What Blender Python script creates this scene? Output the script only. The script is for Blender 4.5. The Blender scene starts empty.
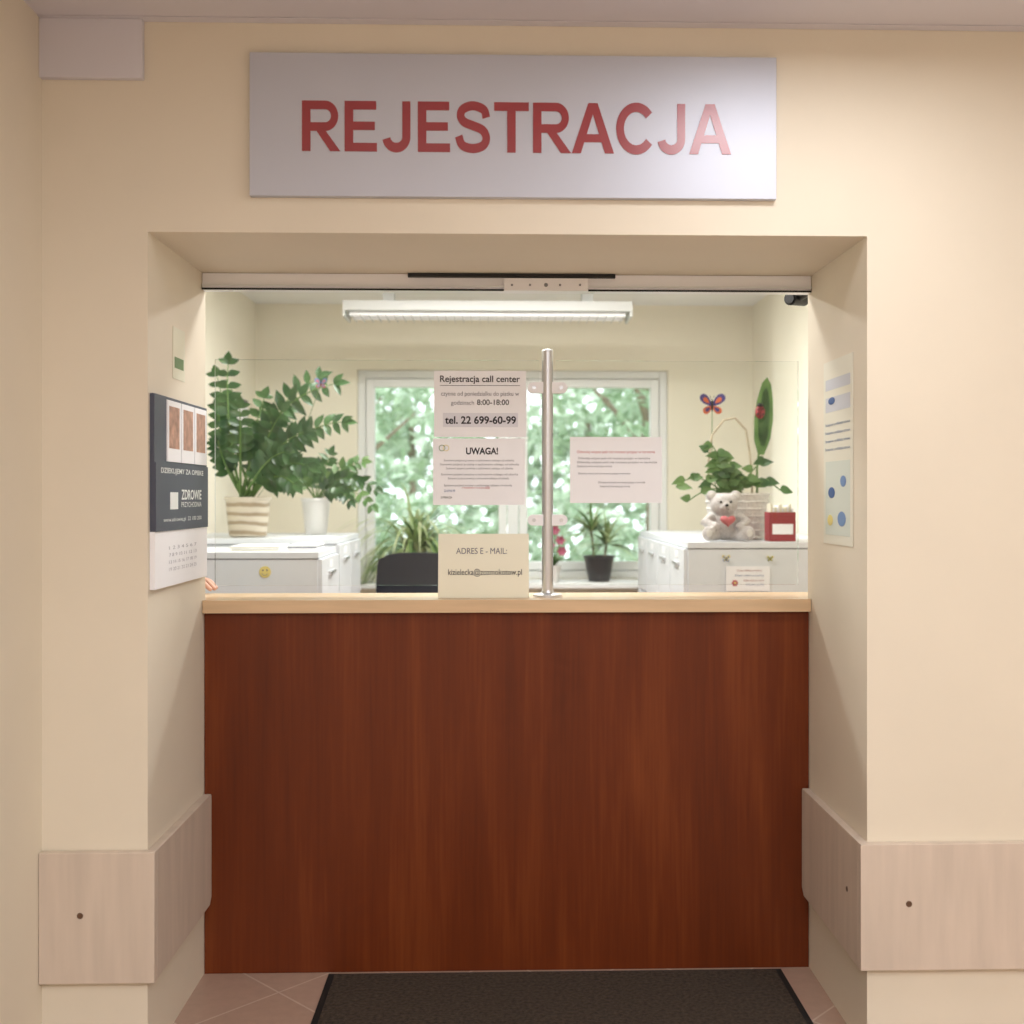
import bpy, bmesh, math, random
from mathutils import Vector, Matrix, Quaternion
random.seed(7)
scene = bpy.context.scene
try:
    scene.view_settings.view_transform = 'Standard'
    scene.view_settings.look = 'None'
except Exception as e:
    print(e)

# ---------------------------------------------------------------- camera
F = 1100.0; CX = 528.8; CY = 497.0; YAW = math.radians(1.5); CZ = 1.425
cam_d = bpy.data.cameras.new('camera'); cam = bpy.data.objects.new('camera', cam_d)
scene.collection.objects.link(cam); scene.camera = cam
cam.location = (0, 0, CZ); cam.rotation_euler = (math.radians(90), 0, -YAW)
cam_d.sensor_width = 36; cam_d.lens = 36*F/1024
cam_d.shift_x = (512-CX)/1024; cam_d.shift_y = (CY-512)/1024
cam_d.clip_start = 0.02
cam_d.dof.use_dof = True; cam_d.dof.focus_distance = 3.2; cam_d.dof.aperture_fstop = 2.4
FW = Vector((math.sin(YAW), math.cos(YAW), 0)); RT = Vector((math.cos(YAW), -math.sin(YAW), 0)); UP = Vector((0, 0, 1))
def ray(px, py): return FW + RT*((px-CX)/F) - UP*((py-CY)/F)
def P(px, py, Y):          # survey: point on the plane y=Y
    d = ray(px, py); t = Y/d.y
    return Vector((0, 0, CZ)) + d*t
def PX(px, py, X):         # survey: point on the plane x=X
    d = ray(px, py); t = X/d.x
    return Vector((0, 0, CZ)) + d*t

# ---------------------------------------------------------------- materials
def srgb(c):
    out = []
    for v in c:
        v = v/255.0
        out.append(v/12.92 if v <= 0.04045 else ((v+0.055)/1.055)**2.4)
    return (out[0], out[1], out[2], 1)
def mat(name, col, rough=0.6, metal=0.0, noise=0.0, nscale=20, bump=0.0, stretch=(1, 1, 1), coat=0.0, spec=0.5, trans=0.0, emis=None, estr=0, dark=0.75, sub=0):
    m = bpy.data.materials.new(name); m.use_nodes = True
    nt = m.node_tree; b = nt.nodes['Principled BSDF']
    c = srgb(col)
    b.inputs['Base Color'].default_value = c
    b.inputs['Roughness'].default_value = rough
    b.inputs['Metallic'].default_value = metal
    b.inputs['Coat Weight'].default_value = coat
    b.inputs['Coat Roughness'].default_value = 0.08
    b.inputs['Specular IOR Level'].default_value = spec
    if emis:
        b.inputs['Emission Color'].default_value = srgb(emis); b.inputs['Emission Strength'].default_value = estr
    tc = nt.nodes.new('ShaderNodeTexCoord'); mp = nt.nodes.new('ShaderNodeMapping')
    mp.inputs['Scale'].default_value = stretch
    nt.links.new(tc.outputs['Object'], mp.inputs['Vector'])
    nz = nt.nodes.new('ShaderNodeTexNoise'); nz.inputs['Scale'].default_value = nscale; nz.inputs['Detail'].default_value = 6
    nt.links.new(mp.outputs['Vector'], nz.inputs['Vector'])
    if noise > 0:
        cr = nt.nodes.new('ShaderNodeValToRGB')
        lo = [max(0, x*(1-noise)) for x in c[:3]]; hi = [min(1, x*(1+noise)) for x in c[:3]]
        cr.color_ramp.elements[0].color = (*lo, 1); cr.color_ramp.elements[1].color = (*hi, 1)
        cr.color_ramp.elements[0].position = 0.3; cr.color_ramp.elements[1].position = 0.7
        nt.links.new(nz.outputs['Fac'], cr.inputs['Fac']); nt.links.new(cr.outputs['Color'], b.inputs['Base Color'])
    if bump > 0:
        bp = nt.nodes.new('ShaderNodeBump'); bp.inputs['Strength'].default_value = bump; bp.inputs['Distance'].default_value = 0.01
        nt.links.new(nz.outputs['Fac'], bp.inputs['Height']); nt.links.new(bp.outputs['Normal'], b.inputs['Normal'])
    return m

def leafmat(name, col, col2, rough=0.4):
    m = mat(name, col, rough=rough, noise=0.0)
    nt = m.node_tree; b = nt.nodes['Principled BSDF']
    nz = nt.nodes.new('ShaderNodeTexNoise'); nz.inputs['Scale'].default_value = 9
    tc = nt.nodes.new('ShaderNodeTexCoord'); nt.links.new(tc.outputs['Object'], nz.inputs['Vector'])
    cr = nt.nodes.new('ShaderNodeValToRGB')
    cr.color_ramp.elements[0].color = srgb(col); cr.color_ramp.elements[1].color = srgb(col2)
    cr.color_ramp.elements[0].position = 0.35; cr.color_ramp.elements[1].position = 0.65
    nt.links.new(nz.outputs['Fac'], cr.inputs['Fac']); nt.links.new(cr.outputs['Color'], b.inputs['Base Color'])
    tr = nt.nodes.new('ShaderNodeBsdfTranslucent'); nt.links.new(cr.outputs['Color'], tr.inputs['Color'])
    mx = nt.nodes.new('ShaderNodeMixShader'); mx.inputs[0].default_value = 0.35
    out = nt.nodes['Material Output']
    nt.links.new(b.outputs[0], mx.inputs[1]); nt.links.new(tr.outputs[0], mx.inputs[2]); nt.links.new(mx.outputs[0], out.inputs['Surface'])
    return m

M = {}
M['wall_hall'] = mat('wall_hall_paint', (234, 224, 205), 0.75, noise=0.02, nscale=3, bump=0.04)
M['wall_room'] = mat('wall_room_paint', (243, 237, 220), 0.8, noise=0.02, nscale=3)
M['ceil'] = mat('ceiling_paint', (224, 221, 228), 0.85)
M['ceil_room'] = mat('ceiling_room_paint', (246, 246, 244), 0.85)
M['alu'] = mat('white_aluminium', (250, 250, 254), 0.3, 0.0, noise=0.01, nscale=60, stretch=(0.05, 1, 1))
M['steel'] = mat('steel', (210, 211, 214), 0.35, 0.85)
M['plate'] = mat('sign_plate', (200, 203, 214), 0.5, 0.3, noise=0.02, nscale=2)
M['red'] = mat('sign_red_gloss', (150, 2, 22), 0.5, 0.0, coat=1.0, spec=0.0)
M['red'].node_tree.nodes['Principled BSDF'].inputs['Coat Roughness'].default_value = 0.34
M['red'].node_tree.nodes['Principled BSDF'].inputs['Coat IOR'].default_value = 1.95
M['white'] = mat('white_plastic', (240, 242, 242), 0.4)
M['lampbody'] = mat('lamp_housing', (206, 208, 206), 0.5)
M['paper'] = mat('paper', (250, 250, 254), 0.55, noise=0.01)
M['cream_paper'] = mat('cream_paper', (240, 236, 214), 0.3, coat=0.4)
M['ink'] = mat('ink', (38, 36, 44), 0.7)
M['greyink'] = mat('grey_ink', (110, 108, 120), 0.7)
M['blueink'] = mat('blue_ink', (60, 92, 150), 0.6)
M['black'] = mat('black_plastic', (22, 22, 24), 0.5)
M['blackfab'] = mat('black_fabric', (36, 38, 46), 0.9, noise=0.2, nscale=200, bump=0.3)
M['cab'] = mat('cabinet_grey', (226, 230, 235), 0.45, noise=0.01)
M['cabd'] = mat('cabinet_seam', (130, 134, 140), 0.5)
M['navy'] = mat('navy_print', (74, 78, 94), 0.5)
M['skinpic'] = mat('photo_print', (186, 142, 122), 0.5, noise=0.35, nscale=30)
M['lightwood'] = mat('bumper_laminate', (216, 200, 184), 0.5, noise=0.06, nscale=6, stretch=(5, 5, 0.5), bump=0.02)
M['maple'] = mat('counter_top_maple', (218, 186, 148), 0.35, noise=0.08, nscale=8, stretch=(0.5, 5, 5), coat=0.2)
M['rubber'] = mat('mat_rubber', (24, 22, 22), 0.8)
M['mat'] = mat('mat_pile', (64, 54, 44), 0.95, noise=0.55, nscale=90, bump=0.8)
M['pot_w'] = mat('white_ceramic', (232, 230, 226), 0.3)
M['pot_b'] = mat('black_pot', (40, 40, 46), 0.4)
M['soil'] = mat('soil', (60, 44, 32), 0.95, noise=0.3, nscale=60)
M['bark'] = mat('bark', (130, 116, 100), 0.9, noise=0.3, nscale=14)
M['leaf_dark'] = leafmat('leaf_dark', (50, 82, 50), (84, 118, 72), 0.28)
M['leaf_mid'] = leafmat('leaf_mid', (78, 116, 66), (116, 148, 90))
M['leaf_light'] = leafmat('leaf_light', (166, 194, 126), (220, 228, 184))
M['leaf_out'] = leafmat('leaf_outdoor', (124, 150, 118), (172, 192, 164))
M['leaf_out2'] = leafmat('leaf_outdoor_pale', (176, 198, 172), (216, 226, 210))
M['stem'] = mat('stem', (96, 128, 66), 0.6)
M['fur'] = mat('teddy_fur', (200, 194, 192), 0.95, noise=0.12, nscale=120, bump=0.8)
M['furl'] = mat('teddy_muzzle', (222, 218, 214), 0.95, bump=0.5, nscale=120)
M['heart'] = mat('heart_red', (196, 104, 108), 0.7)
M['redbox'] = mat('red_box', (150, 52, 58), 0.6)
M['wicker'] = mat('wicker', (222, 218, 214), 0.7, noise=0.12, nscale=90, bump=0.6)
M['cane'] = mat('cane_handle', (186, 172, 148), 0.7, noise=0.12, nscale=90)
M['orange'] = mat('wing_orange', (206, 104, 66), 0.5)
M['violet'] = mat('wing_violet', (70, 64, 130), 0.5)
M['bluew'] = mat('wing_blue', (110, 140, 190), 0.5)
M['pink'] = mat('petal_pink', (170, 76, 106), 0.5)
M['yellow'] = mat('sticker_yellow', (232, 214, 130), 0.5)
M['grass'] = mat('grass', (150, 170, 128), 0.95, noise=0.3, nscale=5)
M['tube'] = mat('lamp_diffuser', (240, 240, 240), 0.4, emis=(255, 252, 250), estr=0.15)
M['screw'] = mat('screw', (110, 84, 66), 0.5, 0.5)
M['lens'] = mat('dark_lens', (14, 14, 18), 0.1, coat=1)
M['skin'] = mat('skin', (222, 176, 156), 0.5, noise=0.05, nscale=20)
M['blouse'] = mat('blouse_fabric', (196, 206, 224), 0.85, noise=0.05, nscale=40)
M['trousers'] = mat('trousers_fabric', (52, 54, 66), 0.9)
M['hair'] = mat('hair', (96, 66, 46), 0.6, noise=0.3, nscale=30, stretch=(1, 1, 0.1))
M['lip'] = mat('lips', (186, 98, 96), 0.5)

def make_striped():
    m = mat('striped_ceramic', (210, 196, 172), 0.35)
    nt = m.node_tree; b = nt.nodes['Principled BSDF']
    tc = nt.nodes.new('ShaderNodeTexCoord'); w = nt.nodes.new('ShaderNodeTexWave'); w.bands_direction = 'Z'
    w.inputs['Scale'].default_value = 7; w.inputs['Distortion'].default_value = 2.5; w.inputs['Detail'].default_value = 3
    cr = nt.nodes.new('ShaderNodeValToRGB')
    cr.color_ramp.elements[0].color = srgb((166, 148, 122)); cr.color_ramp.elements[1].color = srgb((214, 204, 186))
    cr.color_ramp.elements[0].position = 0.1; cr.color_ramp.elements[1].position = 0.6
    nt.links.new(tc.outputs['Object'], w.inputs['Vector']); nt.links.new(w.outputs['Fac'], cr.inputs['Fac']); nt.links.new(cr.outputs['Color'], b.inputs['Base Color'])
    return m
M['pot_s'] = make_striped()

def make_wood():
    m = bpy.data.materials.new('mahogany_laminate'); m.use_nodes = True
    nt = m.node_tree; b = nt.nodes['Principled BSDF']; L = nt.links.new
    tc = nt.nodes.new('ShaderNodeTexCoord')
    mp = nt.nodes.new('ShaderNodeMapping'); mp.inputs['Scale'].default_value = (7, 7, 0.6)
    n1 = nt.nodes.new('ShaderNodeTexNoise'); n1.inputs['Scale'].default_value = 1.3; n1.inputs['Detail'].default_value = 5; n1.inputs['Distortion'].default_value = 0.4
    mp2 = nt.nodes.new('ShaderNodeMapping'); mp2.inputs['Scale'].default_value = (50, 50, 1.5)
    n2 = nt.nodes.new('ShaderNodeTexNoise'); n2.inputs['Scale'].default_value = 2; n2.inputs['Detail'].default_value = 5
    L(tc.outputs['Object'], mp.inputs[0]); L(mp.outputs[0], n1.inputs['Vector']); L(tc.outputs['Object'], mp2.inputs[0]); L(mp2.outputs[0], n2.inputs['Vector'])
    mx = nt.nodes.new('ShaderNodeMath'); mx.operation = 'MULTIPLY_ADD'; mx.inputs[1].default_value = 0.3
    L(n2.outputs['Fac'], mx.inputs[0])
    m2 = nt.nodes.new('ShaderNodeMath'); m2.operation = 'MULTIPLY'; m2.inputs[1].default_value = 0.7; L(n1.outputs['Fac'], m2.inputs[0]); L(m2.outputs[0], mx.inputs[2])
    cr = nt.nodes.new('ShaderNodeValToRGB'); e = cr.color_ramp.elements
    e[0].position = 0.30; e[0].color = srgb((90, 38, 14)); e[1].position = 0.70; e[1].color = srgb((132, 66, 28))
    k = e.new(0.5); k.color = srgb((109, 48, 18))
    L(mx.outputs[0], cr.inputs[0]); L(cr.outputs[0], b.inputs['Base Color'])
    b.inputs['Roughness'].default_value = 0.42; b.inputs['Specular IOR Level'].default_value = 0.3
    return m
M['wood'] = make_wood()

def make_floor():
    m = bpy.data.materials.new('floor_tiles'); m.use_nodes = True
    nt = m.node_tree; b = nt.nodes['Principled BSDF']; L = nt.links.new
    tc = nt.nodes.new('ShaderNodeTexCoord'); mp = nt.nodes.new('ShaderNodeMapping'); mp.inputs['Rotation'].default_value = (0, 0, math.radians(45))
    br = nt.nodes.new('ShaderNodeTexBrick'); br.offset = 0; br.inputs['Scale'].default_value = 1
    br.inputs['Brick Width'].default_value = 0.3; br.inputs['Row Height'].default_value = 0.3; br.inputs['Mortar Size'].default_value = 0.003
    br.inputs['Color1'].default_value = srgb((196, 166, 148)); br.inputs['Color2'].default_value = srgb((190, 160, 142)); br.inputs['Mortar'].default_value = srgb((216, 196, 180))
    L(tc.outputs['Object'], mp.inputs[0]); L(mp.outputs[0], br.inputs['Vector'])
    nz = nt.nodes.new('ShaderNodeTexNoise'); nz.inputs['Scale'].default_value = 30
    L(tc.outputs['Object'], nz.inputs['Vector'])
    mx = nt.nodes.new('ShaderNodeMixRGB'); mx.blend_type = 'MULTIPLY'; mx.inputs[0].default_value = 0.2
    L(br.outputs['Color'], mx.inputs[1]); L(nz.outputs['Fac'], mx.inputs[2]); L(mx.outputs[0], b.inputs['Base Color'])
    b.inputs['Roughness'].default_value = 0.35
    return m
M['floor'] = make_floor()

def make_glass(name, fac):
    m = bpy.data.materials.new(name); m.use_nodes = True
    nt = m.node_tree; nt.nodes.remove(nt.nodes['Principled BSDF'])
    t = nt.nodes.new('ShaderNodeBsdfTransparent'); t.inputs[0].default_value = (0.98, 0.99, 0.985, 1)
    g = nt.nodes.new('ShaderNodeBsdfGlossy'); g.inputs['Roughness'].default_value = 0.01
    fr = nt.nodes.new('ShaderNodeFresnel'); fr.inputs[0].default_value = fac
    mx = nt.nodes.new('ShaderNodeMixShader')
    nt.links.new(fr.outputs[0], mx.inputs[0]); nt.links.new(t.outputs[0], mx.inputs[1]); nt.links.new(g.outputs[0], mx.inputs[2])
    nt.links.new(mx.outputs[0], nt.nodes['Material Output'].inputs[0])
    return m
M['glass'] = make_glass('clear_glass', 1.3)

# ---------------------------------------------------------------- mesh builder
class MB:
    def __init__(s): s.v = []; s.f = []; s.m = []; s.mats = []
    def mi(s, k):
        if k not in s.mats: s.mats.append(k)
        return s.mats.index(k)
    def add(s, vs, fs, k):
        o = len(s.v); i = s.mi(k)
        s.v += [tuple(v) for v in vs]
        for f in fs: s.f.append([o+a for a in f]); s.m.append(i)
    def box(s, x0, x1, y0, y1, z0, z1, k):
        vs = [(x0,y0,z0),(x1,y0,z0),(x1,y1,z0),(x0,y1,z0),(x0,y0,z1),(x1,y0,z1),(x1,y1,z1),(x0,y1,z1)]
        s.add(vs, [(0,3,2,1),(4,5,6,7),(0,1,5,4),(1,2,6,5),(2,3,7,6),(3,0,4,7)], k)
    def tube(s, pts, r, k, n=10):
        pts = [Vector(p) for p in pts]; N = len(pts)
        rs = r if isinstance(r, (list, tuple)) else [r]*N
        vs = []; prev = None
        for i, p in enumerate(pts):
            t = (pts[min(i+1, N-1)]-pts[max(i-1, 0)]).normalized()
            if prev is None:
                a = Vector((0, 0, 1)) if abs(t.z) < 0.9 else Vector((1, 0, 0))
                u = t.cross(a).normalized()
            else:
                u = (prev-t*prev.dot(t)).normalized()
            prev = u; w = t.cross(u)
            for j in range(n):
                an = 2*math.pi*j/n
                vs.append(p+(u*math.cos(an)+w*math.sin(an))*rs[i])
        fs = []
        for i in range(N-1):
            for j in range(n):
                fs.append((i*n+j, i*n+(j+1)%n, (i+1)*n+(j+1)%n, (i+1)*n+j))
        fs.append(tuple(range(n-1, -1, -1))); fs.append(tuple((N-1)*n+j for j in range(n)))
        s.add(vs, fs, k)
    def cyl(s, p0, p1, r, k, n=24, r1=None): s.tube([p0, p1], [r, r if r1 is None else r1], k, n)
    def lathe(s, c, prof, k, n=32):
        vs = []
        for r, z in prof:
            for j in range(n):
                a = 2*math.pi*j/n; vs.append((c[0]+r*math.cos(a), c[1]+r*math.sin(a), c[2]+z))
        fs = []
        for i in range(len(prof)-1):
            for j in range(n): fs.append((i*n+j, i*n+(j+1)%n, (i+1)*n+(j+1)%n, (i+1)*n+j))
        fs.append(tuple(range(n-1, -1, -1)))
        s.add(vs, fs, k)
    def disc(s, c, r, k, n=32):
        s.add([(c[0]+r*math.cos(2*math.pi*j/n), c[1]+r*math.sin(2*math.pi*j/n), c[2]) for j in range(n)], [tuple(range(n))], k)
    def ell(s, c, r, k, rot=None, nu=20, nv=12):
        c = Vector(c); vs = []; fs = []
        if not isinstance(r, (tuple, list)): r = (r, r, r)
        R = rot or Matrix.Identity(3)
        vs.append(c+R@Vector((0, 0, r[2])))
        for i in range(1, nv):
            th = math.pi*i/nv
            for j in range(nu):
                ph = 2*math.pi*j/nu
                vs.append(c+R@Vector((r[0]*math.sin(th)*math.cos(ph), r[1]*math.sin(th)*math.sin(ph), r[2]*math.cos(th))))
        vs.append(c-R@Vector((0, 0, r[2])))
        for j in range(nu): fs.append((0, 1+j, 1+(j+1)%nu))
        for i in range(nv-2):
            for j in range(nu):
                a = 1+i*nu; fs.append((a+j, a+nu+j, a+nu+(j+1)%nu, a+(j+1)%nu))
        a = 1+(nv-2)*nu
        for j in range(nu): fs.append((a+j, len(vs)-1, a+(j+1)%nu))
        s.add(vs, fs, k)
    def leaf(s, base, d, L, W, k, up=(0, 0, 1), droop=0.3, seg=6, fold=0.15, shape=0.8, ymax=None):
        base = Vector(base); d = Vector(d).normalized(); up = Vector(up)
        side = d.cross(up)
        if side.length < 1e-3: side = d.cross(Vector((1, 0.3, 0)))
        side.normalize(); nrm = side.cross(d).normalized()
        vs = []; p = base.copy(); dd = d.copy()
        for i in range(seg+1):
            t = i/seg
            w = W*0.5*(math.sin(math.pi*min(1, (t**shape)*0.97+0.03)))
            if i == seg: w = W*0.02
            vs += [p-side*w+nrm*w*fold*2, p.copy(), p+side*w+nrm*w*fold*2]
            dd = (dd+Vector((0, 0, -1))*droop/seg).normalized()
            p = p+dd*(L/seg)
        if ymax is not None:
            for q in vs:
                if q.y > ymax: q.y = ymax-(q.y-ymax)*0.3
        fs = []
        for i in range(seg):
            a = i*3; fs += [(a, a+1, a+4, a+3), (a+1, a+2, a+5, a+4)]
        s.add(vs, fs, k)
    def poly(s, pts, k): s.add(pts, [tuple(range(len(pts)))], k)
    def build(s, name, parent=None, bevel=0, angle=40, bseg=2, fixn=True):
        me = bpy.data.meshes.new(name); me.from_pydata(s.v, [], s.f)
        for k in s.mats: me.materials.append(M[k])
        me.polygons.foreach_set('material_index', s.m)
        me.polygons.foreach_set('use_smooth', [True]*len(s.f))
        if fixn:
            bm = bmesh.new(); bm.from_mesh(me); bmesh.ops.recalc_face_normals(bm, faces=bm.faces[:]); bm.to_mesh(me); bm.free()
        me.update()
        try: me.set_sharp_from_angle(angle=math.radians(angle))
        except Exception: pass
        ob = bpy.data.objects.new(name, me); scene.collection.objects.link(ob)
        if parent: ob.parent = parent
        if bevel:
            b = ob.modifiers.new('bevel', 'BEVEL'); b.width = bevel; b.segments = bseg; b.limit_method = 'ANGLE'; b.angle_limit = math.radians(50)
        return ob

def qbox(name, x0, x1, y0, y1, z0, z1, k, bevel=0, parent=None):
    m = MB(); m.box(x0, x1, y0, y1, z0, z1, k); return m.build(name, parent, bevel)

def text(name, s, o, u, v, w, k, h=None, parent=None, bold=0.0):
    cu = bpy.data.curves.new(name, 'FONT'); cu.body = s; cu.size = 1; cu.offset = bold*0.6; cu.extrude = 0.0; cu.resolution_u = 6
    tmp = bpy.data.objects.new(name+'_t', cu); scene.collection.objects.link(tmp)
    bpy.context.view_layer.update()
    dg = bpy.context.evaluated_depsgraph_get()
    me = bpy.data.meshes.new_from_object(tmp.evaluated_get(dg))
    bpy.data.objects.remove(tmp)
    xs = [q.co.x for q in me.vertices]; ys = [q.co.y for q in me.vertices]
    if not xs: return None
    x0, x1, y0, y1 = min(xs), max(xs), min(ys), max(ys)
    sx = w/(x1-x0); sy = sx if h is None else h/(y1-y0)
    o = Vector(o); u = Vector(u).normalized(); v = Vector(v).normalized()
    for q in me.vertices: q.co = o+u*((q.co.x-x0)*sx)+v*((q.co.y-y0)*sy)
    me.materials.clear(); me.materials.append(M[k])
    ob = bpy.data.objects.new(name, me); scene.collection.objects.link(ob)
    if parent: ob.parent = parent
    return ob
XV = Vector((1, 0, 0)); ZV = Vector((0, 0, 1))
def ptext(name, s, px0, px1, pybase, Y, k, parent, hpx=None, bold=0.0):
    a = P(px0, pybase, Y); b = P(px1, pybase, Y)
    h = None if hpx is None else (P(px0, pybase-hpx, Y).z-a.z)
    return text(name, s, a, XV, ZV, b.x-a.x, k, h=h, parent=parent, bold=bold)

# bold grotesque capitals as outlines, cap height 1
def catmull(p, n=6):
    q = [p[0]]+p+[p[-1]]; out = []
    for i in range(1, len(q)-2):
        for j in range(n):
            t = j/n; a, b, c, d = q[i-1], q[i], q[i+1], q[i+2]
            out.append(tuple(0.5*((2*b[k])+(-a[k]+c[k])*t+(2*a[k]-5*b[k]+4*c[k]-d[k])*t*t+(-a[k]+3*b[k]-3*c[k]+d[k])*t**3) for k in (0, 1)))
    out.append(p[-1]); return out
def ribbon(p, th):
    L = []; R = []
    for i in range(len(p)):
        a = Vector(p[max(0, i-1)]); b = Vector(p[min(len(p)-1, i+1)]); t = (b-a).normalized(); n = Vector((-t.y, t.x))
        c = Vector(p[i]); L.append(c+n*th/2); R.append(c-n*th/2)
    return [tuple(x) for x in L]+[tuple(x) for x in reversed(R)]
def rect(x0, x1, y0, y1): return [(x0, y0), (x1, y0), (x1, y1), (x0, y1)]
def arc(cx, cy, rx, ry, a0, a1, n=20): return [(cx+rx*math.cos(math.radians(a0+(a1-a0)*i/n)), cy+ry*math.sin(math.radians(a0+(a1-a0)*i/n))) for i in range(n+1)]
GL = {
 'E': (0.93, [rect(.08, .28, 0, 1), rect(.28, .84, 0, .17), rect(.28, .79, .425, .59), rect(.28, .82, .83, 1)]),
 'T': (0.86, [rect(.02, .84, .83, 1), rect(.33, .53, 0, .83)]),
 'R': (1.0, [rect(.08, .28, 0, 1), ribbon([(.28, .915), (.45, .915), (.58, .915)]+arc(.62, .70, .225, .215, 90, -90, 16)+[(.58, .485), (.45, .485), (.28, .485)], .17), [(.42, .40), (.64, .40), (.98, 0), (.74, 0)]]),
 'J': (0.79, [ribbon([(.60, 1), (.60, .8), (.60, .5), (.60, .32)]+arc(.365, .29, .235, .21, 0, -172, 16), .19)]),
 'C': (1.0, [ribbon(arc(.53, .5, .385, .425, 38, 322, 36), .185)]),
 'S': (0.93, [ribbon(catmull([(.765, .69), (.70, .85), (.45, .925), (.22, .86), (.16, .72), (.25, .60), (.45, .53), (.68, .44), (.765, .28), (.68, .13), (.44, .075), (.20, .14), (.115, .32)]), .18)]),
 'A': (1.0, [[(0, 0), (.215, 0), (.5, .78), (.5, 1), (.39, 1)], [(1, 0), (.61, 1), (.5, 1), (.5, .78), (.785, 0)], [(.295, .22), (.705, .22), (.646, .38), (.354, .38)]]),
}
def block_text(name, s, o, w, h, k, th, parent):
    tot = sum(GL[c][0] for c in s)-0.08
    m = MB(); x = -0.08
    for c in s:
        adv, polys = GL[c]
        for pl in polys:
            pts = [Vector((o[0]+(x+px_)*w/tot, 0, o[2]+py__*h)) for px_, py__ in pl]; n = len(pts)
            vs = [(q.x, o[1], q.z) for q in pts]+[(q.x, o[1]-th, q.z) for q in pts]
            hlf = n//2
            fs = []
            if n > 8:
                for i in range(hlf-1):
                    fs.append((n+i, n+i+1, n+n-2-i, n+n-1-i))
            else: fs.append(tuple(range(n, 2*n)))
            fs += [(i, (i+1) % n, n+(i+1) % n, n+i) for i in range(n)]
            m.add(vs, fs, k)
        x += adv
    return m.build(name, parent, angle=25)

# ---------------------------------------------------------------- room shell
YF, YB = 2.785, 3.325        # passage wall front / back
XL, XR = -0.884, 0.937       # opening jambs
ZO = P(500, 234, YF).z       # opening head
ZC = 2.62
HXL = P(42, 500, YF).x; HXR = 2.6; HY0 = -2.6
RXL, RXR = -1.51, 1.58; YW = 6.84
m = MB()
m.box(HXL-0.5, XL, YF, YB, 0, ZC, 'wall_hall'); m.box(XR, HXR, YF, YB, 0, ZC, 'wall_hall'); m.box(XL, XR, YF, YB, ZO, ZC, 'wall_hall')
m.build('wall_front')
qbox('wall_left', HXL-0.2, HXL, HY0, YF, 0, ZC, 'wall_hall')
qbox('wall_right', HXR, HXR+0.2, HY0, YB, 0, ZC, 'wall_hall')
qbox('wall_back', HXL-0.2, HXR+0.2, HY0-0.2, HY0, 0, ZC, 'wall_hall')
qbox('floor', -3, 3.2, HY0-0.2, 7.1, -0.1, 0, 'floor')
qbox('ceiling', HXL-0.5, HXR+0.2, HY0-0.2, YB, ZC, ZC+0.1, 'ceil')
qbox('ceiling_office', RXL-0.2, RXR+0.2, YB, YW+0.25, ZC, ZC+0.1, 'ceil_room')
qbox('wall_office_left', RXL-0.2, RXL, YB, YW, 0, ZC, 'wall_room')
qbox('wall_office_right', RXR, RXR+0.2, YB, YW, 0, ZC, 'wall_room')
qbox('trim_pilaster', RXR-0.06, RXR, 5.35, 6.1, 0, ZC, 'wall_room')
z15 = P(500, 26, YF).z
qbox('trim_cornice', HXL, HXR, YF-0.03, YF, z15, ZC, 'ceil', 0.003)
a = P(142, 78, YF-0.02)
qbox('trim_ceiling_step', HXL, a.x, YF-0.02, YF, a.z, z15, 'ceil', 0.002)

# window wall
wx0, wx1 = P(357, 400, YW).x, P(668, 400, YW).x
wz1, wz0 = P(510, 370, YW).z, P(510, 579, YW).z
m = MB()
m.box(RXL-0.2, wx0, YW, YW+0.25, 0, ZC, 'wall_room'); m.box(wx1, RXR+0.2, YW, YW+0.25, 0, ZC, 'wall_room')
m.box(wx0, wx1, YW, YW+0.25, 0, wz0, 'wall_room'); m.box(wx0, wx1, YW, YW+0.25, wz1, ZC, 'wall_room')
m.build('wall_window')
yf = YW+0.04
m = MB()
t = 0.05
m.box(wx0, wx0+t, yf, yf+0.08, wz0, wz1, 'white'); m.box(wx1-t, wx1, yf, yf+0.08, wz0, wz1, 'white')
m.box(wx0+t, wx1-t, yf, yf+0.08, wz1-t, wz1, 'white'); m.box(wx0+t, wx1-t, yf, yf+0.08, wz0, wz0+t, 'white')
xm = (wx0+wx1)/2
m.box(xm-0.035, xm+0.035, yf, yf+0.08, wz0+t, wz1-t, 'white')
for (a0, a1) in ((wx0+t, xm-0.035), (xm+0.035, wx1-t)):
    s = 0.055; y0 = yf-0.015
    g = 0.004
    m.box(a0+g, a0+s, y0, yf+0.06, wz0+t+g, wz1-t-g, 'white'); m.box(a1-s, a1-g, y0, yf+0.06, wz0+t+g, wz1-t-g, 'white')
    m.box(a0+s, a1-s, y0, yf+0.06, wz1-t-s, wz1-t-g, 'white'); m.box(a0+s, a1-s, y0, yf+0.06, wz0+t+g, wz0+t+s, 'white')
m.box(xm-0.075, xm-0.055, yf-0.05, yf-0.015, 1.45, 1.57, 'white')
w1 = m.build('window_1', bevel=0.004)
m = MB(); m.box(wx0+t+0.05, xm-0.085, yf+0.03, yf+0.034, wz0+t+0.05, wz1-t-0.05, 'glass'); m.box(xm+0.085, wx1-t-0.05, yf+0.03, yf+0.034, wz0+t+0.05, wz1-t-0.05, 'glass')
m.build('window_panes', parent=w1)
SZ = wz0
qbox('window_sill', wx0-0.12, wx1+0.12, YW-0.32, YW-0.001, SZ-0.035, SZ, 'white', 0.006)

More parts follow.
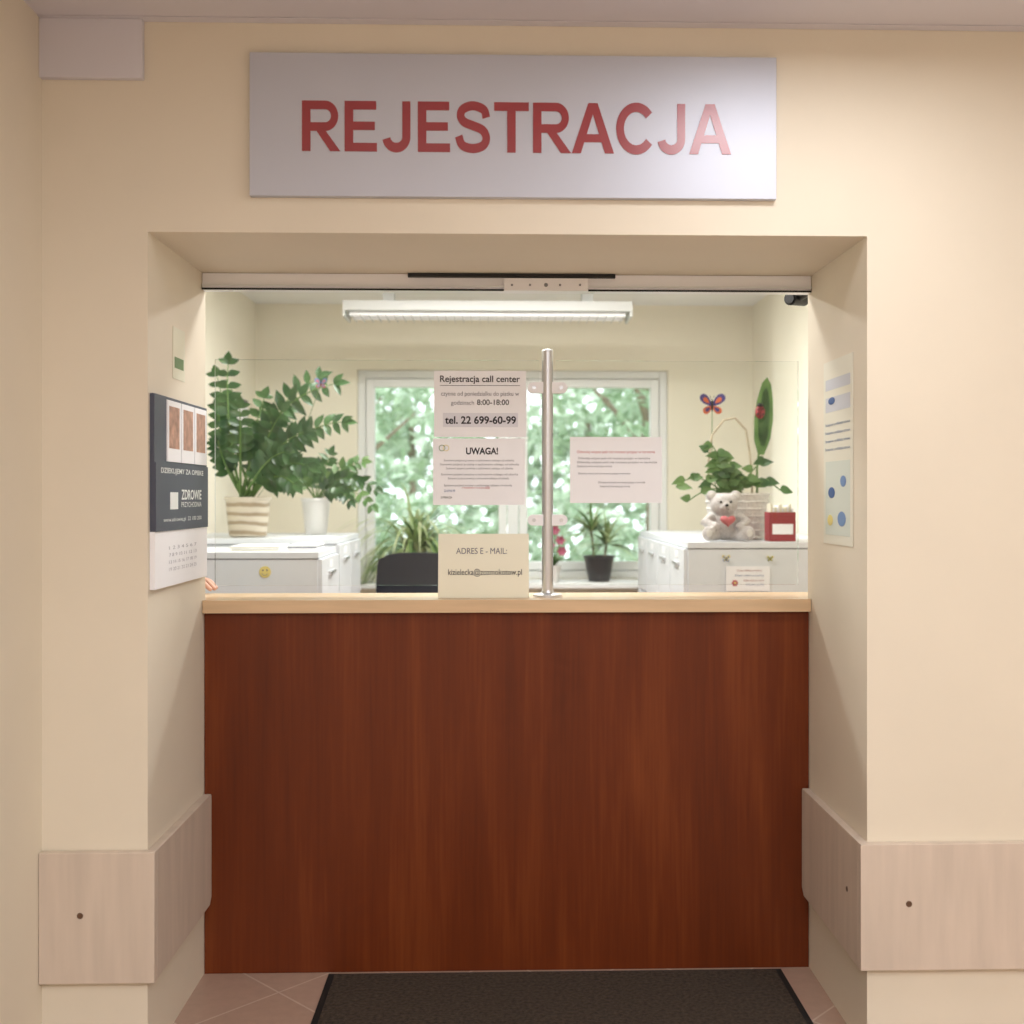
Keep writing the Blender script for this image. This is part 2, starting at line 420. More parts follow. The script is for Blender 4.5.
# ---------------------------------------------------------------- outside
qbox('ground_lawn', -14, 14, 7.1, 26, -0.5, -0.3, 'grass')
def cloud(m, c, r, n, size, k):
    for i in range(n):
        while True:
            q = Vector((random.uniform(-1, 1), random.uniform(-1, 1), random.uniform(-1, 1)))
            if 0.3 < q.length < 1: break
        p = Vector(c)+Vector((q.x*r[0], q.y*r[1], q.z*r[2]))
        d = Vector((random.uniform(-1, 1), random.uniform(-1, 1), random.uniform(-0.8, 0.4)))
        m.leaf(p, d, size*random.uniform(0.7, 1.3), size*0.55, k, up=(random.uniform(-1, 1), random.uniform(-1, 1), 1), seg=2, droop=0.3)
def tree(name, x, y, h, r, n, size, k, tr=0.1):
    m = MB(); m.tube([(x, y, -0.3), (x+0.05, y, h*0.4), (x-0.05, y, h*0.75)], [tr, tr*0.8, tr*0.5], 'bark', 10)
    for i in range(6):
        an = i*1.05; m.tube([(x, y, h*(0.4+0.05*i)), (x+math.cos(an)*r*0.6, y+math.sin(an)*r*0.6, h*(0.6+0.06*i))], [tr*0.4, tr*0.12], 'bark', 6)
    for i in range(7):
        an = i*2.4; rr = r*0.55
        cloud(m, (x+math.cos(an)*rr, y+math.sin(an)*rr, h*(0.50+0.08*i)), (r*0.6, r*0.6, h*0.17), n//7, size, k)
    m.build(name, fixn=False)
tree('garden_tree', -1.7, 11.2, 3.8, 1.4, 1200, 0.16, 'leaf_out')
tree('garden_tree.001', 1.5, 11.0, 3.5, 1.3, 1300, 0.16, 'leaf_out')
m = MB()
for i in range(12): cloud(m, (-3.6+i*0.65, 14.0+0.3*math.sin(i*1.7), 0.6), (0.7, 0.5, 1.0+0.3*math.sin(i*2.1)), 210, 0.2, 'leaf_out' if i % 3 == 0 else 'leaf_out2')
for i in range(12): m.tube([(-3.6+i*0.65, 14.0, -0.3), (-3.6+i*0.65, 14.0, 0.6)], [0.03, 0.015], 'bark', 6)
m.build('garden_hedge', fixn=False)
m = MB()
for i in range(9):
    x = -5.6+i*1.4; m.tube([(x, 17.5, -0.3), (x, 17.5, 2.6)], [0.1, 0.05], 'bark', 8)
    cloud(m, (x, 17.5, 1.1), (1.2, 0.8, 1.4), 220, 0.42, 'leaf_out2'); cloud(m, (x+0.4, 17.6, 2.9+0.4*math.sin(i*2.3)), (1.2, 0.8, 1.4), 240, 0.42, 'leaf_out2')
m.build('garden_tree_row', fixn=False)

# ---------------------------------------------------------------- counter
cz1 = 1.118; ct = 0.038
m = MB()
e = 0.002
m.box(XL+e, XR-e, 3.31, 3.335, 0.001, cz1-ct, 'wood')
m.box(XL+0.04, XR-0.04, 3.335, 3.50, 0.0, cz1-ct, 'wood')
m.box(XL+e, XR-e, 3.285, 3.324, cz1-ct, cz1, 'maple'); m.box(XL-0.1, XR+0.1, 3.326, 3.53, cz1-ct, cz1, 'maple')
counter = m.build('reception_counter')
# ---------------------------------------------------------------- header track
m = MB()
hz1 = ZO-0.0015; hz0 = P(500, 292, 3.30).z
m.box(XL+e, XR-e, 3.285, 3.323, hz0, hz1, 'alu')
m.box(XL+e, XR-e, 3.280, 3.2845, hz0, hz0+0.005, 'black'); m.box(XL+e, XR-e, 3.278, 3.2845, hz0+0.012, hz0+0.016, 'white')
a = P(504, 291, 3.28); b = P(588, 279, 3.28)
m.box(a.x, b.x, 3.272, 3.2845, a.z, b.z, 'alu')
for q in (512, 530, 546, 560, 580): 
    c = P(q, 285, 3.272); m.cyl((c.x, 3.2715, c.z), (c.x, 3.270, c.z), 0.0035 if q != 546 else 0.006, 'cabd', 10)
a = P(408, 277, 3.28); b = P(615, 272, 3.28)
m.box(a.x, b.x, 3.270, 3.2845, a.z-0.001, hz1, 'black')
m.build('sliding_shutter_track')

# ---------------------------------------------------------------- glass screen & post
gy = 3.40
zt = P(547, 351, gy).z; xp = P(547.5, 500, gy).x
m = MB()
m.cyl((xp, gy, cz1), (xp, gy, zt), 0.0175, 'steel', 32)
m.lathe((xp, gy, cz1), [(0.045, 0), (0.045, 0.006), (0.02, 0.012), (0.018, 0.02)], 'steel')
m.ell((xp, gy, zt), (0.0175, 0.0175, 0.006), 'steel')
for py in (388, 520):
    z = P(547, py, gy).z
    for sx in (-1, 1):
        m.box(min(xp+sx*0.012, xp+sx*0.045), max(xp+sx*0.012, xp+sx*0.045), gy-0.011, gy+0.011, z-0.017, z+0.017, 'alu')
        m.cyl((xp+sx*0.045, gy-0.0108, z), (xp+sx*0.045, gy+0.0108, z), 0.0169, 'alu', 28)
        m.cyl((xp+sx*0.042, gy-0.0125, z), (xp+sx*0.042, gy-0.0108, z), 0.006, 'steel', 12)
post = m.build('counter_glass_screen')
m = MB()
gz1 = zt-0.03
m.box(XL+0.01, xp-0.026, gy-0.003, gy+0.003, cz1+0.035, gz1, 'glass'); m.box(xp+0.026, XR-0.01, gy-0.003, gy+0.003, cz1+0.035, gz1, 'glass')
m.build('glass_panes', parent=post)

def sheet(name, x0, x1, y0, y1, Y, k='paper', th=0.0015):
    a = P(x0, y1, Y); b = P(x1, y0, Y)
    return qbox(name, a.x, b.x, Y, Y+th, a.z, b.z, k)
py_ = 3.393; ty = py_-0.0006
s1 = sheet('notice_sheet', 434, 526, 371, 437, py_)
ptext('t1', 'Rejestracja call center', 440, 520, 384, ty, 'ink', s1, 8.5, 0.025)
qb = P(440, 385.6, ty); qe = P(520, 384, ty); qbox('underline', qb.x, qe.x, ty-0.0002, ty, qb.z, qb.z+0.0014, 'ink', parent=s1)
ptext('t2', 'czynne od poniedzialku do piatku w', 441, 519, 397, ty, 'greyink', s1, 5.6)
ptext('t3', 'godzinach', 451, 474, 406, ty, 'greyink', s1, 5.4); ptext('t3b', '8:00-18:00', 477, 509, 405, ty, 'ink', s1, 5.5, 0.02)
hb = P(443, 427, ty); he = P(518, 413, ty)
M['hl'] = mat('grey_highlight', (228, 228, 236), 0.6)
qbox('highlight', hb.x, he.x, ty, ty+0.0004, hb.z, he.z, 'hl', parent=s1)
ptext('t4', 'tel. 22 699-60-99', 445, 516, 424, ty-0.0004, 'ink', s1, 8, 0.04)
s2 = sheet('notice_sheet.001', 433, 525, 438.5, 505, py_)
ptext('u1', 'UWAGA!', 466, 498, 454.5, ty, 'ink', s2, 7, 0.05)
lines = [(462, 444, 514), (466, 440, 519), (470, 446, 513), (476, 441, 518), (480, 448, 509), (487, 444, 512)]
for i, (y, x0, x1) in enumerate(lines):
    ptext('u%d' % (i+2), 'Szanowni pacjenci prosimy o zachowanie odstepu od okienka', x0, x1, y, ty, 'greyink', s2, 2.8)
ptext('u9', '22 699 60 99', 444, 455, 492, ty, 'blueink', s2, 2.4)
ptext('u10', 'rejestracja@', 462, 490, 489, ty, 'heart', s2, 2.4)
ptext('u11', 'DYREKCJA', 441, 452, 499, ty, 'ink', s2, 2.6, 0.02)
c = P(444, 448, ty)
mm = MB()
for dx in (-0.006, 0.006):
    mm.tube([(c.x+dx+0.009*math.cos(k*math.pi/8), ty, c.z+0.009*math.sin(k*math.pi/8)) for k in range(17)], 0.0009, 'yellow' if dx > 0 else 'stem', 6)
mm.build('logo_rings', parent=s2)
s3 = sheet('notice_sheet.002', 570, 662, 437, 503, py_)
for i, (y, x0, x1, kk, hh) in enumerate([(454, 577, 655, 'heart', 3.6), (460, 578, 650, 'greyink', 3), (464, 577, 657, 'greyink', 3), (468, 577, 612, 'greyink', 3), (475, 578, 630, 'greyink', 2.6), (484, 598, 645, 'greyink', 2.8), (488, 600, 630, 'greyink', 2.8)]):
    ptext('w%d' % i, 'Odwolaj wizyte jesli nie mozesz przyjsc w terminie', x0, x1, y, ty, kk, s3, hh)
ey = 3.345
A = P(438, 597, ey); B = P(529, 534, ey)
A.z = cz1+0.0005
m = MB(); lean = 0.02
vs = [(A.x, ey, A.z), (B.x, ey, A.z), (B.x, ey+0.003, A.z), (A.x, ey+0.003, A.z), (A.x, ey+lean, B.z), (B.x, ey+lean, B.z), (B.x, ey+lean+0.003, B.z), (A.x, ey+lean+0.003, B.z)]
m.add(vs, [(0,3,2,1),(4,5,6,7),(0,1,5,4),(1,2,6,5),(2,3,7,6),(3,0,4,7)], 'cream_paper')
m.box(A.x, B.x, ey-0.002, ey+0.03, A.z, A.z+0.002, 'cream_paper')
es = m.build('email_sign_stand')
vdir = Vector((0, lean, B.z-A.z)).normalized(); ndir = XV.cross(vdir)
def etext(nm, s, px0, px1, pyb, hpx, k, bold):
    a = P(px0, pyb, ey); b = P(px1, pyb, ey); hh = hpx*(B.z-A.z)/63
    o = Vector((a.x, ey, A.z))+vdir*(a.z-A.z)+ndir*0.0008
    text(nm, s, o, XV, vdir, b.x-a.x, k, h=hh, parent=es, bold=bold)
etext('line_1', 'ADRES E - MAIL:', 456, 507, 554, 6, 'greyink', 0.0)
etext('line_2', 'kizielecka@zozmokotow.pl', 448, 522, 577, 8, 'ink', 0.01)

# ---------------------------------------------------------------- sign plate
a = P(249.5, 195.5, YF-0.02); b = P(776.5, 57.5, YF-0.02)
sg = qbox('registration_sign', a.x, b.x, YF-0.02, YF-0.0005, a.z, b.z, 'plate', 0.001)
a = P(302, 151, YF-0.0205); b = P(731, 151, YF-0.0205); h = P(302, 100.5, YF-0.0205).z-a.z
block_text('letters', 'REJESTRACJA', (a.x, YF-0.0203, a.z), b.x-a.x, h, 'red', 0.0015, sg)

# ---------------------------------------------------------------- bumper rails
def rail(side):
    m = MB(); T = 0.024
    if side == 'L':
        z1 = P(100, 850, YF).z; z0 = P(100, 980, YF).z
        m.box(HXL+0.001, XL+T, YF-T, YF-0.0005, z0, z1, 'lightwood')
        x0, x1 = XL+0.0005, XL+T
    else:
        z1 = P(950, 841, YF).z; z0 = P(950, 966, YF).z
        m.box(XR-T, HXR-0.001, YF-T, YF-0.0005, z0, z1, 'lightwood')
        x0, x1 = XR-T, XR-0.0005
    ye = 3.306
    prof = [(YF, z0), (ye-0.02, z0), (ye, z0+0.02), (ye, z1-0.006), (ye-.006, z1), (YF, z1)]
    n = len(prof)
    vs = [(x0, y, z) for y, z in prof]+[(x1, y, z) for y, z in prof]
    fs = [tuple(range(n)), tuple(range(2*n-1, n-1, -1))]+[(i, (i+1) % n, n+(i+1) % n, n+i) for i in range(n)]
    m.add(vs, fs, 'lightwood')
    q = [(80, 916)] if side == 'L' else [(909, 904)]
    for (u, v) in q:
        c = P(u, v, YF-T); m.cyl((c.x, YF-T-0.0015, c.z), (c.x, YF-T+0.002, c.z), 0.008, 'screw', 14)
    if side == 'R':
        c = PX(847, 889, XR-T); m.cyl((c.x-0.0015, c.y, c.z), (c.x+0.001, c.y, c.z), 0.007, 'screw', 14)
    m.build('trim_bumper_left' if side == 'L' else 'trim_bumper_right', bevel=0.0025)
rail('L'); rail('R')

# ---------------------------------------------------------------- floor mat
mx0 = P(328, 970, 3.28).x; mx1 = P(781, 962, 3.29).x
m = MB(); m.box(mx0, mx1, 1.7, 3.29, 0.0005, 0.006, 'rubber'); m.box(mx0+0.02, mx1-0.02, 1.73, 3.275, 0.006, 0.011, 'mat')
m.build('entrance_mat', bevel=0.002)

# ---------------------------------------------------------------- wall calendar (left jamb)
def jamb_sheet(mb, px0, px1, py0, py1, X, th, k):
    ya = PX(px0, 500, X).y; yb = PX(px1, 500, X).y
    z1 = PX(px0, py0, X).z; z0 = PX(px0, py1, X).z
    y0, y1 = min(ya, yb), max(ya, yb)
    mb.box(min(X, X-th), max(X, X-th), y0, y1, z0, z1, k)
    return y0, y1, z0, z1
m = MB(); X = XL+0.012
yA, yB = 2.80, 3.295
def zc(py): return P(153, py, yA).z
m.box(XL+0.0005, X, yA, yB, zc(462), zc(393), 'navy')
m.box(XL+0.0005, X+0.004, yA, yB, zc(532), zc(462), 'navy')
m.box(XL+0.0005, X+0.001, yA, yB, zc(590), zc(532), 'paper')
for i in range(3):
    y0 = yA+0.10+i*0.130
    m.box(X, X+0.003, y0, y0+0.122, zc(460), zc(396), 'paper')
    m.box(X+0.003, X+0.0035, y0+0.015, y0+0.107, zc(446), zc(402), 'skinpic')
cal = m.build('wall_calendar')
YV = Vector((0, 1, 0))
text('cal_title', 'DZIEKUJEMY ZA OPIEKE', (X+0.0048, yA+0.04, zc(474)), YV, ZV, 0.4, 'white', h=0.018, parent=cal, bold=0.02)
text('cal_name', 'ZDROWIE', (X+0.0048, yA+0.22, zc(500)), YV, ZV, 0.2, 'white', h=0.028, parent=cal, bold=0.04)
text('cal_name2', 'PRZYCHODNIA', (X+0.0048, yA+0.22, zc(508)), YV, ZV, 0.2, 'white', h=0.014, parent=cal)
text('cal_web', 'www.zdrowie.pl  22 100 200', (X+0.0048, yA+0.06, zc(524)), YV, ZV, 0.36, 'white', h=0.014, parent=cal)
mm = MB(); mm.box(X+0.004, X+0.0046, yA+0.12, yA+0.19, zc(510), zc(492), 'white')
mm.build('calendar_logo', parent=cal)
M['faint'] = mat('faint_print', (176, 174, 184), 0.7)
for r in range(4):
    text('cal_row%d' % r, ' '.join(str(d+1+r*6) for d in range(7)), (X+0.0014, yA+0.12, zc(552+r*7.5)), YV, ZV, 0.26, 'faint', h=0.009, parent=cal)
m = MB(); y0, y1, z0, z1 = jamb_sheet(m, 173, 185, 326, 378, XL+0.0015, 0.001, 'cream_paper')
m.box(XL+0.0016, XL+0.002, y0+0.015, y1-0.015, z0+0.03, z0+0.06, 'stem')
m.build('wall_sticker')
# right jamb poster
M['poster'] = mat('poster_paper', (234, 230, 214), 0.5)
m = MB(); X = XR-0.0015
yA2 = PX(853, 500, X).y; yB2 = PX(824, 500, X).y
zA = PX(853, 352, X).z; zB = PX(853, 547, X).z
m.box(X-0.001, X+0.001, yA2, yB2, zB, zA, 'poster')
po = m.build('info_poster')
mm = MB(); H = zA-zB; XX = X-0.0014; W2 = yB2-yA2
M['lilac'] = mat('poster_lilac', (206, 208, 216), 0.6)
M['palegreen'] = mat('poster_green', (216, 222, 212), 0.6)
mm.box(XX, XX+0.0003, yA2+0.02, yB2-0.02, zA-H*0.16, zA-H*0.10, 'lilac')
mm.box(XX, XX+0.0003, yA2+0.02, yB2-0.02, zA-H*0.28, zA-H*0.20, 'lilac')
mm.box(XX, XX+0.0003, yA2+0.02, yB2-0.02, zA-H*0.95, zA-H*0.55, 'palegreen')
for (u, v, su, sv, k) in ((0.3, 0.22, .12, .02, 'blueink'), (0.7, 0.66, .10, .03, 'bluew'), (0.3, 0.72, .12, .03, 'blueink'), (0.65, 0.86, .14, .04, 'bluew'), (0.25, 0.87, .10, .03, 'yellow')):
    mm.ell((XX-0.0005, yB2-W2*u, zA-H*v), (0.0006, W2*su, H*sv), k)
mm.build('poster_print', parent=po)
for i in range(4):
    text('poster_line%d' % i, 'Szczepienia i profilaktyka zdrowia', (XX-0.0004, yB2-0.02, zA-H*(0.36+i*0.045)), -YV, ZV, W2-0.04, 'blueink', h=0.01, parent=po)

# ---------------------------------------------------------------- filing cabinets
def filing(name, xw, xa, y0, y1, z, nd, nrow=4):
    m = MB(); s = 1 if xa > xw else -1
    m.box(min(xw, xa), max(xw, xa), y0, y1, 0.03, z, 'cab'); m.box(min(xw, xa)+0.02, max(xw, xa)-0.02, y0+0.02, y1-0.02, 0, 0.03, 'black')
    m.box(min(xw, xa)-0.004, max(xw, xa)+0.004, y0-0.004, y1+0.004, z-0.022, z+0.003, 'cab')
    m.box(min(xw, xa)-0.001, max(xw, xa)+0.001, y0-0.001, y1+0.001, z-0.027, z-0.022, 'cabd')
    n = nd; w = (y1-y0)/n
    for i in range(n):
        for r in range(nrow):
            hz = (z-0.06)/nrow; za = 0.04+r*hz
            x0 = xa; x1 = xa+s*0.018
            ya = y0+i*w+0.008; yb = y0+(i+1)*w-0.008
            m.box(min(x0, x1), max(x0, x1), ya, yb, za+0.006, za+hz-0.006, 'cab')
            ym = (ya+yb)/2
            m.box(min(x1, x1+s*0.012), max(x1, x1+s*0.012), ym-0.07, ym+0.07, za+hz*0.72, za+hz*0.72+0.014, 'steel')
            m.box(min(x1, x1+s*0.002), max(x1, x1+s*0.002), ym-0.04, ym+0.04, za+hz*0.82, za+hz*0.82+0.03, 'paper')
    return m.build(name, bevel=0.002)
LX = P(322, 553, 4.5).x; LZ = P(322, 553, 4.5).z; LZ2 = P(340, 539, 5.0).z
cabL = filing('filing_cabinet', RXL+0.01, LX-0.018, 4.5, 4.98, LZ, 1)
filing('filing_cabinet.001', RXL+0.01, LX-0.018, 4.995, 5.75, LZ2, 2)
RX = P(684, 543, 4.6).x; RZ = P(684, 543, 4.6).z
cabR = filing('filing_cabinet.002', RXR-0.07, RX+0.018, 4.6, 6.15, RZ, 4)
def flower(m, c, r, k, kc, n=6):
    for i in range(n):
        a = 2*math.pi*i/n; m.ell((c.x+math.cos(a)*r*0.6, c.y, c.z+math.sin(a)*r*0.6), (r*0.38, 0.0012, r*0.38), k, nu=10, nv=6)
    m.ell((c.x, c.y-0.001, c.z), (r*0.35, 0.0014, r*0.35), kc, nu=10, nv=6)
m = MB(); c = P(265, 572, 4.498); m.ell(c, (0.024, 0.001, 0.024), 'yellow'); 
for sx in (-1, 1): m.ell(c+Vector((sx*0.008, -0.001, 0.007)), (0.003, 0.001, 0.004), 'greyink', nu=8, nv=6)
m.tube([c+Vector((0.013*math.cos(math.radians(t_)), -0.001, 0.013*math.sin(math.radians(t_)))) for t_ in range(200, 350, 15)], 0.001, 'greyink', 5)
m.build('sticker', parent=cabL)
def wings(m, c, s, k1, k2, nrm=Vector((0, -1, 0)), tilt=0.0):
    c = Vector(c)
    for sx in (-1, 1):
        for up, L, W, k in ((1, 1.0, 0.75, k1), (-1, 0.7, 0.6, k2)):
            pts = []
            a0 = math.radians(42 if up > 0 else -38)
            for i in range(12):
                a = 2*math.pi*i/12
                lx = 0.5*L*(1-math.cos(a)); ly = 0.5*W*math.sin(a)*(0.35+0.65*(lx/L))
                x = lx*math.cos(a0)-ly*math.sin(a0); z = lx*math.sin(a0)+ly*math.cos(a0)
                pts.append(c+Vector((sx*x*s, -abs(x)*s*0.25, z*s)))
            m.poly(pts, k)
            ctr = sum(pts, Vector())/12
            m.poly([ctr+(q-ctr)*0.5+Vector((0, -0.0015, 0)) for q in pts], k2 if k == k1 else k1)
    m.tube([c+Vector((0, -0.003, -0.35*s)), c+Vector((0, -0.003, 0)), c+Vector((0, -0.003, 0.35*s))], [0.04*s, 0.07*s, 0.05*s], 'black', 8)
    for sx in (-1, 1): m.tube([c+Vector((0, 0, 0.35*s)), c+Vector((sx*0.15*s, 0, 0.65*s))], 0.012*s, 'black', 5)
m = MB()
wings(m, P(726, 559, 4.590), 0.022, 'yellow', 'bluew'); wings(m, P(770, 559, 4.590), 0.018, 'yellow', 'stem')
c1 = P(726, 591, 4.594); c2 = P(770, 566, 4.594)
m.box(c1.x, c2.x, 4.5925, 4.5945, c1.z, c2.z, 'paper')
flower(m, P(735, 583, 4.591), 0.014, 'heart', 'yellow'); 
st = m.build('stickers', parent=cabR)
for i, (x0, x1, y) in enumerate(((737, 762, 572), (735, 764, 577), (744, 764, 582), (746, 764, 586))):
    ptext('st_%d' % i, 'Dzien dobry prosimy', x0, x1, y, 4.592, 'blueink' if i % 2 else 'redbox', cabR, 2.6)

m = MB()
a = P(238, 545, 4.75); b = P(285, 545, 4.75)
for i in range(4): m.box(a.x+random.uniform(-.008, .008), b.x, 4.62, 4.85, LZ+0.0035+i*0.005, LZ+0.008+i*0.005, 'paper' if i % 2 else 'cream_paper')
m.build('paper_stack')
m = MB()
a = P(292, 545, 4.7); b = P(320, 545, 4.7)
for i in range(4): m.box(a.x, b.x, 4.6, 4.82, LZ+0.0035+i*0.006, LZ+0.009+i*0.006, 'paper' if i != 2 else 'cabd')
m.build('document_folder')

# ---------------------------------------------------------------- plants
def bez(a, b, c, n):
    return [a*(1-t)**2+b*2*t*(1-t)+c*t*t for t in [i/n for i in range(n+1)]]
def stemleaf(m, base, tip, bow, L, W, k, n=9, start=0.3, r=0.006, droop=0.5, shape=0.9, jit=1.0):
    base = Vector(base); tip = Vector(tip); mid = (base+tip)/2+Vector(bow)
    pts = bez(base, mid, tip, 14)
    m.tube(pts, [r*(1-0.75*i/14) for i in range(15)], 'stem', 6)
    for i in range(n):
        t = start+(1-start)*i/(n-1); q = t*14; j = min(13, int(q)); p = pts[j].lerp(pts[j+1], q-j)
        tg = (pts[j+1]-pts[j]).normalized(); side = tg.cross(Vector((0.25, -1, 0.3))).normalized()
        sc = 1-0.35*abs(t-0.55)/0.45
        for sgn in (-1, 1):
            d = tg*0.7+side*sgn*0.9+Vector((random.uniform(-.25, .25), random.uniform(-.5, .5), random.uniform(-.2, .2)))*jit
            m.leaf(p, d, L*sc*random.uniform(.85, 1.12), W*sc, k, up=Vector((random.uniform(-.4, .4), -1, random.uniform(0.1, 0.8))), droop=droop, seg=7, shape=shape, fold=0.1)
    m.leaf(tip, (tip-pts[-2]), L*0.8, W*0.8, k, up=(0, -1, 0.5), seg=6)

def pot(m, c, r0, r1, h, k, rim=0.006):
    m.lathe(c, [(r0*0.9, 0), (r0, 0.006), ((r0+r1)/2*1.02, h*0.5), (r1, h-0.015), (r1+rim, h-0.012), (r1+rim, h), (r1-0.004, h), (r1-0.008, h-0.02)], k)
    m.disc((c[0], c[1], c[2]+h-0.02), r1-0.006, 'soil')
Y1 = 5.2; base = P(248, 530, Y1); base.z = LZ2+0.004
m = MB()
pr = (P(270, 500, Y1).x-P(225, 500, Y1).x)/2; ph = P(248, 497, Y1).z-base.z
pot(m, base, pr*0.82, pr*0.97, ph, 'pot_s')
top = base+Vector((0, 0, ph-0.02))
specs = [(228, 364, 0.0, (-0.05, 0, 0.05)), (217, 376, 0.12, (-0.03, 0, 0.05)), (240, 408, -0.1, (0.0, 0, 0.03)), (218, 440, -0.1, (-0.05, 0, 0.04)), (218, 408, 0.05, (-0.05, 0, 0.0)), (264, 398, 0.05, (-0.02, 0, 0.02))]
for (a_, b_, dy, bow) in specs:
    stemleaf(m, top+Vector((random.uniform(-.03, .03), random.uniform(-.03, .03), 0)), P(a_, b_, Y1+dy), bow, 0.078, 0.052, 'leaf_dark', n=7, start=0.4, shape=0.95, r=0.008, jit=0.6)
specs = [(334, 384, -0.05, (-0.14, 0, 0.20)), (318, 378, 0.1, (-0.16, 0, 0.11)), (342, 422, -0.1, (-0.04, 0, 0.17)), (304, 432, -0.2, (-0.02, 0, 0.12)), (308, 466, -0.15, (0.0, 0, 0.14)), (294, 484, -0.22, (0.0, 0, 0.14)), (282, 412, -0.1, (-0.04, 0, 0.05)), (285, 452, -0.25, (0, 0, 0.1))]
for (a_, b_, dy, bow) in specs:
    stemleaf(m, top+Vector((random.uniform(-.03, .03), random.uniform(-.03, .03), 0)), P(a_, b_, Y1+dy), bow, 0.098, 0.048, 'leaf_dark', n=10, start=0.28, droop=0.8, shape=0.85, r=0.008, jit=0.8)
bp1 = m.build('potted_zamioculcas', fixn=False)
Y2 = 5.5; base = P(316, 530, Y2); base.z = LZ2+0.004; ph = P(316, 498, Y2).z-base.z; pr = (P(331, 500, Y2).x-P(301, 500, Y2).x)/2
m = MB(); pot(m, base, pr*0.7, pr*0.95, ph, 'pot_w'); top2 = base+Vector((0, 0, ph-0.015))
for (a_, b_, dy, bow) in [(376, 488, -0.1, (0.0, 0, 0.12)), (362, 462, -0.05, (-0.02, 0, 0.08)), (345, 468, 0.1, (0, 0, 0.06)), (372, 505, -0.15, (0.02, 0, 0.12)), (330, 455, 0, (0, 0, 0.02)), (300, 462, -0.1, (0, 0, 0.04)), (285, 485, -0.05, (0, 0, 0.1)), (350, 500, -0.2, (0, 0, 0.1)), (318, 465, 0.1, (0, 0, 0)), (338, 488, -0.15, (0, 0, 0.06)), (358, 480, -0.2, (0, 0, 0.1)), (292, 474, -0.15, (0, 0, 0.05))]:
    stemleaf(m, top2, P(a_, b_, Y2+dy), bow, 0.07, 0.038, random.choice(['leaf_mid', 'leaf_dark', 'leaf_dark']), n=6, start=0.35, r=0.004)
m.build('potted_trailing_plant', fixn=False)
m = MB(); c = P(321, 384, 5.05); wings(m, c, 0.036, 'bluew', 'heart'); m.tube([c, (c.x-0.1, 5.1, c.z-0.25), (top.x+0.03, 5.2, top.z)], 0.0015, 'stem', 5)
m.build('butterfly_pick', parent=bp1)

# spider plant on sill
Y3 = 6.64; base = P(416, 578, Y3); base.z = SZ+0.0005
m = MB(); pot(m, base, 0.08, 0.095, 0.14, 'pot_w'); top = base+Vector((0, 0, 0.12))
for i in range(190):
    an = random.uniform(0, 2*math.pi); el = random.uniform(0.6, 1.4)
    d = Vector((math.cos(an)*math.cos(el)*1.3, -abs(math.sin(an)*math.cos(el))*0.30-0.03, math.sin(el)))
    m.leaf(top+Vector((random.uniform(-.03, .03), random.uniform(-.03, .0), 0)), d, random.uniform(0.45, 0.72), 0.024, random.choice(['leaf_light', 'leaf_mid', 'leaf_light', 'leaf_light']), droop=random.uniform(2.4, 4.2), seg=10, shape=0.6, ymax=YW-0.07)
sp = m.build('potted_spider_plant', fixn=False)
for q in sp.data.vertices:
    if q.co.z < SZ+0.0005: q.co.z = SZ+0.0005
base = P(599, 579, Y3); base.z = SZ+0.001
m = MB(); pot(m, base, 0.065, 0.09, 0.155, 'pot_b'); top = base+Vector((0, 0, 0.13))
for (sx, hh) in ((-0.03, 0.17), (0.03, 0.09)):
    tp = top+Vector((sx*1.5, 0, hh)); m.tube([top+Vector((sx, 0, 0)), tp], 0.007, 'bark', 8)
    for i in range(40):
        an = random.uniform(0, 2*math.pi); el = random.uniform(0.05, 1.3)
        d = Vector((math.cos(an)*math.cos(el), -abs(math.sin(an)*math.cos(el))*0.5-0.02, math.sin(el)))
        m.leaf(tp, d, random.uniform(0.2, 0.28), 0.02, random.choice(['leaf_mid', 'leaf_light']), droop=1.0, seg=6, shape=0.6, ymax=YW-0.07)
m.build('potted_dracaena', fixn=False)
base = P(553, 579, Y3-0.06); base.z = SZ+0.001
m = MB(); pot(m, base, 0.035, 0.05, 0.10, 'pot_w'); top = base+Vector((0, 0, 0.085))
for i in range(9):
    an = i*0.7; m.leaf(top, (math.cos(an)*0.6, math.sin(an)*.4, 0.9), 0.10, 0.04, 'leaf_mid', droop=0.8)
for (a_, b_) in ((550, 545), (560, 540), (555, 530), (562, 551), (548, 532)):
    c = P(a_, b_, Y3-0.09); m.tube([top, c], 0.003, 'stem', 5)
    for i in range(6):
        an = i*1.047; m.leaf(c, (math.cos(an), -0.4, math.sin(an)), 0.035, 0.028, 'pink', up=(0, -1, 0), droop=0.1, seg=4)
m.build('potted_flower', fixn=False)

# basket with handle + plant
Y4 = 4.90; base = P(738, 540, Y4); base.z = RZ+0.004
x0 = P(706, 500, Y4).x; x1 = P(768, 500, Y4).x; hh = P(738, 493, Y4).z-base.z
cx_ = (x0+x1)/2; rr = (x1-x0)/2
m = MB()
m.lathe((cx_, Y4, base.z), [(rr*0.8, 0), (rr*0.84, 0.01), (rr*0.95, hh*0.6), (rr, hh-0.01), (rr+0.006, hh), (rr-0.01, hh), (rr-0.014, hh-0.03)], 'wicker', 40)
for i in range(7):
    z = base.z+0.012+i*(hh-0.02)/6; r_ = rr*(0.84+0.17*i/6)
    m.tube([(cx_+(r_+0.002*math.sin(k*9+i*math.pi))*math.cos(k*math.pi/24), Y4+(r_+0.002*math.sin(k*9))*math.sin(k*math.pi/24), z) for k in range(49)], 0.006, 'wicker', 6)
m.disc((cx_, Y4, base.z+hh-0.03), rr-0.012, 'soil')
